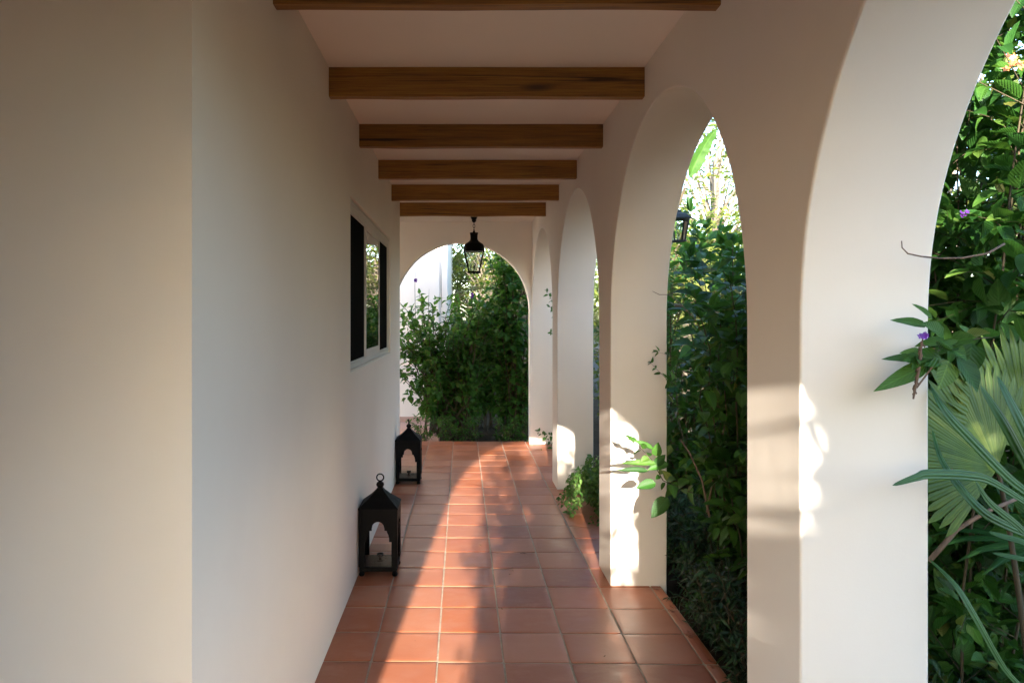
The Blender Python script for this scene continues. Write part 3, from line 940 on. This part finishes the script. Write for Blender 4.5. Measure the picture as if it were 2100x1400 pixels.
# -- low strap-leaved border plants along the tile edge
proto = None
bspots = [(1.33, 3.0, .3), (1.32, 3.55, 1.2), (1.48, 2.55, 2.0), (1.62, 3.3, 3.1), (1.44, 4.15, 4.0), (1.36, 4.75, 5.0), (1.70, 4.4, .7), (1.55, 5.2, 2.6), (1.40, 2.05, 1.0), (1.75, 2.2, 4.4)]
blab = ['low dark border plant on the tile edge halfway between the first and second piers', 'low dark border plant brushing the base of the second pier', 'low dark border plant behind the first pier, under the nearest shrub',
        'low dark border plant one row back from the tile edge', 'low dark border plant beside the second pier on its garden side', 'low dark border plant past the second pier by the tile edge', 'low dark border plant under the second-arch shrub',
        'low dark border plant in front of the second-arch shrub near the ivy', 'low dark border plant below the fan palm beside the first pier', 'low dark border plant deep under the fan palm']
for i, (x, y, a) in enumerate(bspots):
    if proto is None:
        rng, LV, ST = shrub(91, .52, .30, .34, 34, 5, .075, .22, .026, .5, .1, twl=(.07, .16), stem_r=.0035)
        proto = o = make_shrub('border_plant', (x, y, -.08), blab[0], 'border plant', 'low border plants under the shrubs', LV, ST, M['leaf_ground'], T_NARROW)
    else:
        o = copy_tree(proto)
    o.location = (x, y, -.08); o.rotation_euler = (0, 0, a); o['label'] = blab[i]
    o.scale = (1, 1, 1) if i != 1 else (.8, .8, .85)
# tufts at the foot of the end shrubs
rng, LV, ST = shrub(93, .36, .22, .20, 12, 3, .05, .5, .03, .5, .1, twl=(.06, .14), stem_r=.003)
tl = ['small leafy tuft at the path edge beside the far lantern', 'small leafy tuft under the round bushy shrub', 'small leafy tuft below the taller upright shrub', 'small leafy tuft in the corner by the end arch pier', 'small leafy tuft between the two end shrubs', 'small leafy tuft at the tile edge below the round bushy shrub', 'small leafy tuft at the tile edge in the middle of the end arch', 'small leafy tuft at the tile edge beside the end arch pier']
tp0 = None
for i, (x, y, a) in enumerate([(-.52, 9.15, 0), (-.22, 9.22, 1), (.52, 9.12, 2), (.78, 9.3, 3), (.15, 9.28, 4)]):
    if tp0 is None: tp0 = o = make_shrub('leafy_tuft', (x, y, -.1), tl[0], 'low plant', 'leafy tufts beyond the end arch', LV, ST, M['leaf_far'], T_MID)
    else: o = copy_tree(tp0)
    o.location = (x, y, -.1); o.rotation_euler = (0, 0, a); o['label'] = tl[i]

# ================================================================== FAN PALM
fpo = Vector((1.62, 1.95, -.07))
fp = tag(empty('fan_palm', fpo), 'young fan palm with pleated fronds beside the nearest pier', 'palm')
def fan(hub, axis, normal, Rr, spread, n, split, mat='leaf_fan', tipdroop=.15):
    mb = MB(); hub = Vector(hub) - fpo; a = Vector(axis).normalized(); nn = Vector(normal); nn = (nn - a * nn.dot(a)).normalized(); b = a.cross(nn)
    rr_ = random.Random(int(Rr * 1000))
    for i in range(n):
        th = (i + .5) / n * 2 - 1
        ang = th * spread; dl = spread / n
        Ls = Rr * (1 - .18 * th * th) * rr_.uniform(.93, 1.05)
        V = []; UV = []
        for r_, ww in ((.03, 1), (.25, 1), (.5, 1), (split, .92), (split + (1 - split) * .5, .55), (1, .03)):
            rad = Ls * r_
            for k, e in ((0, -1), (1, 0), (2, 1)):
                hw_ = dl * ww if r_ <= split else dl * ww * split / r_
                t_ = ang + e * hw_
                z = (.0 if e else .06 * dl * 8 * rad * ww * .35) - tipdroop * Rr * max(0, r_ - split) ** 2 * 3 + .10 * Rr * (1 - math.cos(t_)) * r_
                V.append(hub + (a * math.cos(t_) + b * math.sin(t_)) * rad + nn * z); UV.append((.5 + .5 * e, r_))
        Fc = []
        for q in range(5):
            for k in range(2):
                Fc.append((q * 3 + k, q * 3 + k + 1, q * 3 + k + 4, q * 3 + k + 3))
        mb.add(V, Fc, 0, UV)
    o = mb.build('frond', M[mat], fp, 30)
    st = MB(); base = Vector((0, 0, 0)); mid = base.lerp(hub, .55) + Vector((.05, .05, .15))
    st.tube([bez(base, mid, hub, i / 8) for i in range(9)] + [hub + a * .03], [.010 - .0005 * i for i in range(9)] + [.004], 8)
    st.build('leaf_stalk', M['stem'], o, 180)
    return o
fan(at(2046, 960, 2.02), (-.78, .05, .60), (.15, -1, .25), .33, R(80), 30, .86)
fan(at(2112, 925, 2.10), (.05, .1, 1), (.2, -1, .1), .37, R(80), 28, .82)
fan(at(2190, 1120, 2.2), (-.9, .3, .15), (.1, -.2, 1), .40, R(70), 12, .6, 'leaf_strap', .3)
def blade(pts, W, mat='leaf_strap', name='blade'):
    """long folded strap blade along points"""
    P = [Vector(p) - fpo for p in pts]; mb = MB(); V = []; UV = []; Fc = []
    # resample smooth
    k = len(P); Q = []
    for i in range(k - 1):
        p0, p1, p2, p3 = P[max(i - 1, 0)], P[i], P[i + 1], P[min(i + 2, k - 1)]
        for s_ in range(5):
            t = s_ / 5
            Q.append(.5 * ((2 * p1) + (p2 - p0) * t + (2 * p0 - 5 * p1 + 4 * p2 - p3) * t * t + (3 * p1 - p0 - 3 * p2 + p3) * t ** 3))
    Q.append(P[-1]); n = len(Q)
    for i, q in enumerate(Q):
        d_ = (Q[min(i + 1, n - 1)] - Q[max(i - 1, 0)]).normalized()
        s_ = d_.cross(Vector((.15, -1, .35))).normalized()
        v = i / (n - 1); ww = W * max(.02, math.sin(math.pi * min(1, .12 + .88 * v) ** 1.1) ** .6) * .5
        nn = s_.cross(d_)
        V += [q - s_ * ww, q + nn * ww * .35, q + s_ * ww]; UV += [(0, v), (.5, v), (1, v)]
    for i in range(n - 1):
        for j in range(2): Fc.append((i * 3 + j, i * 3 + j + 1, i * 3 + j + 4, i * 3 + j + 3))
    mb.add(V, Fc, 0, UV)
    mb.build(name, M[mat], fp, 180)
for pts, W in (([at(2150, 1060, 1.78), at(2040, 990, 1.74), at(1985, 975, 1.70), at(1905, 972, 1.66), at(1880, 978, 1.64), at(1830, 995, 1.60)], .024),
               ([at(2160, 1040, 1.80), at(2080, 990, 1.78), at(1990, 900, 1.76), at(1940, 845, 1.75), at(1908, 790, 1.80)], .030),
               ([at(2180, 1050, 1.85), at(2110, 960, 1.82), at(2060, 870, 1.80), at(2010, 790, 1.82)], .036),
               ([at(2190, 1040, 1.8), at(2130, 940, 1.78), at(2085, 850, 1.78), at(2045, 770, 1.82)], .034),
               ([at(2170, 1120, 1.8), at(2060, 1075, 1.76), at(2000, 1035, 1.74), at(1935, 950, 1.8), at(1912, 880, 1.9)], .026),
               ([at(2180, 1150, 1.7), at(2110, 1115, 1.7), at(2060, 1100, 1.7), at(2028, 1090, 1.7)], .014),
               ([at(2180, 1160, 1.72), at(2110, 1148, 1.7), at(2070, 1140, 1.7), at(2035, 1133, 1.7)], .012),
               ([at(2110, 1420, 1.7), at(2060, 1370, 1.7), at(2000, 1265, 1.72), at(1960, 1200, 1.75), at(1905, 1145, 1.8)], .018),
               ([at(2120, 1110, 1.72), at(2085, 1075, 1.72), at(2030, 1030, 1.7), at(2000, 985, 1.7)], .020)):
    blade(pts, W)

# ================================================================== BANANA, PALMS, TREES
bo = Vector((3.05, 6.9, -.1))
bn = tag(empty('banana_plant', bo), 'banana plant holding a broad torn leaf above the second-arch shrub', 'banana plant')
m = MB(); m.tube([(0, 0, 0), (.02, 0, .8), (.0, .02, 1.6), (.03, 0, 2.1)], [.09, .08, .065, .045], 12); m.build('trunk', M['stem'], bn, 180)
def banana_leaf(base, tip, W, up, side=None):
    P0 = Vector(base); P2 = Vector(tip); P1 = P0.lerp(P2, .5) + Vector(up)
    mb = MB(); V = []; UV = []; Fc = []; n = 22; rr_ = random.Random(int(W * 977 + tip[0] * 31))
    for i in range(n + 1):
        t = i / n; q = bez(P0, P1, P2, t); d_ = (bez(P0, P1, P2, min(1, t + .02)) - bez(P0, P1, P2, max(0, t - .02))).normalized()
        s_ = (d_.cross(Vector((0, 0, 1))) if side is None else Vector(side) - d_ * d_.dot(Vector(side))).normalized(); nn = s_.cross(d_)
        ww = W * (0.02 if t < .12 else max(.02, math.sin(math.pi * ((t - .12) / .88) ** .7) ** .55)) * (1 - .12 * rr_.random())
        for u in (-1, -.5, 0, .5, 1):
            V.append(q + s_ * u * ww + nn * (abs(u) * ww * .25 + rr_.uniform(-.012, .012) * abs(u))); UV.append((.5 + .5 * u, t))
    for i in range(n):
        for k in range(4): Fc.append((i * 5 + k, i * 5 + k + 1, i * 5 + k + 6, i * 5 + k + 5))
    mb.add(V, Fc, 0, UV)
    mb.build('leaf', M['leaf_banana'], bn, 180)
banana_leaf(tuple(at(1410, 376, 6.5) - bo), tuple(at(1469, 264, 6.3) - bo), .066, (-.02, 0, .06), (1, .15, -.2))
m = MB(); m.tube([(0.0, .02, 1.6), at(1345, 620, 6.6) - bo, at(1360, 500, 6.55) - bo, at(1405, 385, 6.5) - bo], [.03, .022, .018, .012], 8); m.build('leaf_stalk', M['stem'], bn, 180)
for k in range(6):
    a = k * .42 - 1.1
    banana_leaf((.03, 0, 2.0), (1.1 * math.cos(a), 1.1 * math.sin(a), 2.2 + .35 * (k % 3)), .22, (0, 0, .75))

def palm(seed, h, fr, L, mat, bunch=False):
    rng = random.Random(seed); t = empty('palm_tree', (0, 0, 0))
    tr = MB(); tr.tube([(0, 0, -.1), (.04, .02, h * .4), (.02, -.03, h * .75), (0, 0, h)], [.09, .075, .065, .06], 10); tr.build('trunk', M['bark'], t, 180)
    for f in range(fr):
        a = f * 2.399 + rng.uniform(-.2, .2); el = R(78 - 95 * (f / fr) + rng.uniform(-8, 8))
        LL = L * rng.uniform(.8, 1.1)
        d0 = Vector((math.cos(a) * math.cos(el), math.sin(a) * math.cos(el), math.sin(el)))
        p0 = Vector((0, 0, h)); p1 = p0 + d0 * LL * .55; p2 = p0 + Vector((d0.x, d0.y, d0.z * .55)) * LL - Vector((0, 0, LL * .38))
        LV = Leaves(); st = MB()
        st.tube([bez(p0, p1, p2, i / 7) for i in range(8)], [.016 * (1 - .85 * i / 7) for i in range(8)], 5, cap=False)
        n = 44
        for i in range(6, n):
            tt = i / n; q = bez(p0, p1, p2, tt); d = (bez(p0, p1, p2, min(1, tt + .03)) - bez(p0, p1, p2, tt - .03)).normalized()
            s_ = d.cross(Vector((0, 0, 1))); s_ = s_.normalized() if s_.length > .01 else Vector((1, 0, 0))
            un = s_.cross(d)
            for sg in (-1, 1):
                ll = .42 * L / 1.6 * math.sin(math.pi * (.12 + .82 * tt)) * rng.uniform(.85, 1.1)
                LV.add(q, s_ * sg + d * .75 + un * .25, un, ll, .022, rng.uniform(.15, .5))
        o = LV.build('frond', M[mat], t, T_NARROW)
        st.build('leaf_stalk', M['stem'], o, 180)
    return t

PG = 'feathery palms in the sunny garden'
pal = palm(5, 1.75, 17, 1.7, 'leaf_palm')
pspots = [((3.1, 9.9, -.1), 0, 1.0, 'feathery yellow-green palm seen through the second arch behind the wall lantern'),
          ((1.15, 13.2, -.1), 2.1, 1.15, 'feathery yellow-green palm behind the hanging lantern'),
          ((3.9, 11.6, -.1), 1.0, 1.25, 'feathery yellow-green palm deep behind the second-arch shrub'),
          ((-.1, 18.0, -.1), 4.0, 1.35, 'feathery yellow-green palm beside the corner of the white building'),
          ((5.5, 6.3, -.1), 3.3, 1.3, 'feathery palm standing in the garden beyond the nearest shrub')]
for i, (loc, a, s, lab) in enumerate(pspots):
    o = pal if i == 0 else copy_tree(pal)
    o.location = loc; o.rotation_euler = (0, 0, a); o.scale = (s, s, s); tag(o, lab, 'palm', PG)


def tree(seed, h, cw, clumps, per, leafL, mat, zlow=.25):
    rng = random.Random(seed); nr = np.random.RandomState(seed)
    t = empty('garden_tree', (0, 0, 0))
    tr = MB(); tr.tube([(0, 0, -.2), (.05, .02, h * .2), (-.03, .05, h * .45), (.02, 0, h * .75)], [.05 * h ** .5, .042 * h ** .5, .032 * h ** .5, .014 * h ** .5], 9)
    LV = Leaves()
    for c_ in range(clumps):
        a = rng.uniform(0, 2 * math.pi); zz = zlow + (1 - zlow) * rng.random(); rr = cw * math.sqrt(max(.06, 1 - ((zz - .55) / .5) ** 2)) * rng.uniform(.45, 1.0)
        cc = Vector((rr * math.cos(a), rr * math.sin(a), h * zz)); cs = cw * rng.uniform(.14, .28)
        b0 = Vector((0, 0, h * zz * rng.uniform(.45, .75)))
        tr.tube([b0, b0.lerp(cc, .5) + Vector((0, 0, .15)), cc], [.016 * h ** .5, .009 * h ** .5, .003], 5, cap=False)
        for k in range(per):
            g = nr.normal(size=3); p = cc + Vector((g[0] * cs, g[1] * cs, g[2] * cs * .7))
            d = Vector((g[0] + nr.normal() * .7, g[1] + nr.normal() * .7, -.2 + nr.normal() * .5))
            LV.add(p, d, (nr.normal() * .6, nr.normal() * .6, 1), leafL * rng.uniform(.6, 1.25), leafL * .5 * rng.uniform(.8, 1.2), rng.uniform(.1, .4))
    LV.build('crown', M[mat], t, T_FAR); tr.build('trunk', M['bark'], t, 180)
    return t


TG = 'garden trees around the house'
trA = tree(7, 4.2, 1.7, 60, 95, .12, 'leaf_tree', .12); trB = tree(8, 6.5, 2.4, 64, 110, .15, 'leaf_tree', .15)
tspots = [(trA, (4.6, 4.0, -.1), 0, 1.0, 'bright leafy tree behind the nearest shrub'),
          (trB, (6.4, 9.5, -.1), 1, .85, 'bright leafy tree glimpsed above the second-arch shrub'),
          (trA, (3.6, 14.5, -.1), 2, 1.0, 'bright leafy tree far down the garden past the arcade'),
          (trB, (1.9, 20.5, -.1), 3, 1.0, 'sunlit pale leafy tree filling the gap beside the white building'),
          (trA, (.6, 15.5, -.1), 4, .95, 'sunlit pale leafy tree behind the taller upright shrub'),
          (trB, (6.0, 17, -.1), 5, 1.1, 'bright leafy tree deep in the garden behind the palms'),
          (trB, (9.0, 4.6, -.1), 2.2, 1.0, 'broad leafy tree beyond the garden on the arcade side'),
          (trA, (3.0, 10.9, -.1), 5.1, .8, 'small bright tree between the palms behind the arcade'),
          (trA, (1.95, -3.0, -.1), 3.9, .70, 'unseen leafy tree added behind the viewer beside the rear arch to block the sun'),  # this and the next two are unseen, added to shade the low planting
          (trA, (3.6, -2.6, -.1), 1.9, .72, 'second unseen leafy tree added behind the viewer to block the sun'),
          (trB, (5.8, -1.8, -.1), 4.9, .5, 'third unseen leafy tree added behind the viewer to block the sun')]
used = set()
for (pt, loc, a, s, lab) in tspots:
    o = pt if pt.name not in used else copy_tree(pt)
    used.add(pt.name)
    o.location = loc; o.rotation_euler = (0, 0, a); o.scale = (s, s, s); tag(o, lab, 'tree', TG)

# unseen shrubs added outside the rear arch to block and dapple the low sun
rng, LV, ST = shrub(101, 2.65, .46, .38, 72, 14, .095, .62, .05, .85, .1, twl=(.08, .16), topflat=0)
RG = 'unseen shrubs added outside the rear arch'
hg = shrub(107, 3.35, 1.6, .5, 150, 14, .19, .6, .10, .85, .08, topflat=0)
make_shrub('added_hedge', (2.25, -3.3, -.1), 'dense tall hedge behind the viewer, unseen, blocking the low sun', 'added_hedge', None, hg[1], hg[2], M['leaf'], T_FAR)  # unseen, added to keep the low sun off the nearest planting
make_shrub('shrub', (-.03, -2.0, -.1), 'unseen leafy shrub added outside the rear arch to shade the walkway', 'shrub', RG, LV, ST, M['leaf'], T_MID)
rng, LV, ST = shrub(103, 1.65, .11, .3, 30, 10, .08, .6, .05, .9, .1, twl=(.08, .14))
make_shrub('shrub', (.44, -2.1, -.1), 'unseen lower leafy shrub added outside the rear arch to block the sun', 'shrub', RG, LV, ST, M['leaf'], T_MID)
rng, LV, ST = shrub(105, 2.27, .075, .22, 80, 18, .095, .6, .05, .9, .1, twl=(.06, .12))
make_shrub('shrub', (.632, -2.1, -.1), 'unseen slim upright shrub added outside the rear arch to trim the sun patch', 'shrub', RG, LV, ST, M['leaf'], T_MID)

# ================================================================== LITTLE THINGS ON THE TILES
dm = MB(); dm.tube([(-.022, 0, .003), (-.006, .003, .006), (.01, .001, .004), (.024, -.006, .003)], [.0012, .0018, .0016, .0008], 6)
tg = dm.build('dry_twig', M['twig'], None, 180); tg.location = (*at(1073, 1135, H * F / (1135 - VY)).xy, .0)
tag(tg, 'short dry twig lying on a terracotta tile', 'twig')
first = None
for i, (px_, py_) in enumerate([(1050, 1165), (1052, 1172), (1046, 1180), (1240, 1347), (1029, 1250), (862, 970), (1232, 1082), (1090, 955), (985, 1120)]):
    Y = H * F / (py_ - VY); p = at(px_, py_, Y)
    if first is None:
        LV = Leaves(); LV.add((0, -.008, .003), (0, 1, .15), (0, 0, 1), .017, .009, -.3)
        first = o = LV.build('fallen_leaf', M['dry'], None, T_MID)
    else:
        o = first.copy(); COL.objects.link(o)
    o.location = (p.x, p.y, .001); o.rotation_euler = (0, 0, i * 1.7); s = .7 + .25 * (i % 3); o.scale = (s, s, s)
    tag(o, 'tiny curled brown leaf scrap lying on the tiles', 'leaf', 'leaf scraps on the tiles')

# ================================================================== LIGHT, SKY, CAMERA
az, el = (.08, 1.0), math.atan(.236)
trav = Vector((az[0], az[1], -math.tan(el) * math.hypot(*az))).normalized()
sl = bpy.data.lights.new('sun', 'SUN'); sl.energy = 3.1; sl.angle = R(.53); sl.color = (1, .90, .78)
so = bpy.data.objects.new('sun', sl); link(so); so.rotation_euler = trav.to_track_quat('-Z', 'Y').to_euler()

wd = bpy.data.worlds.new('World'); S.world = wd; wd.use_nodes = True
nt = wd.node_tree; bg = nt.nodes['Background']
sk = nt.nodes.new('ShaderNodeTexSky'); sk.sky_type = 'NISHITA'; sk.sun_disc = False
sk.sun_elevation = el; sk.sun_rotation = math.atan2(-az[0], -az[1]); sk.air_density = 1.0; sk.dust_density = 1.0; sk.ozone_density = 2.3
nt.links.new(sk.outputs[0], bg.inputs[0]); bg.inputs[1].default_value = .15

cd = bpy.data.cameras.new('camera'); cam = bpy.data.objects.new('camera', cd); link(cam)
cam.location = (0, 0, H); cam.rotation_euler = (R(90), 0, 0)
cd.sensor_width = 36; cd.lens = 36 * F / 2100
cd.shift_x = (1050 - VX) / 2100; cd.shift_y = -(700 - VY) / 2100
cd.clip_start = .05; cd.clip_end = 2000
S.camera = cam

S.render.engine = 'CYCLES'
S.cycles.max_bounces = 12; S.cycles.diffuse_bounces = 6; S.cycles.glossy_bounces = 4; S.cycles.transmission_bounces = 6; S.cycles.transparent_max_bounces = 12
S.cycles.use_denoising = True
S.cycles.sample_clamp_indirect = 8
S.view_settings.view_transform = 'Standard'; S.view_settings.look = 'None'; S.view_settings.gamma = 1
S.view_settings.exposure = 3.3
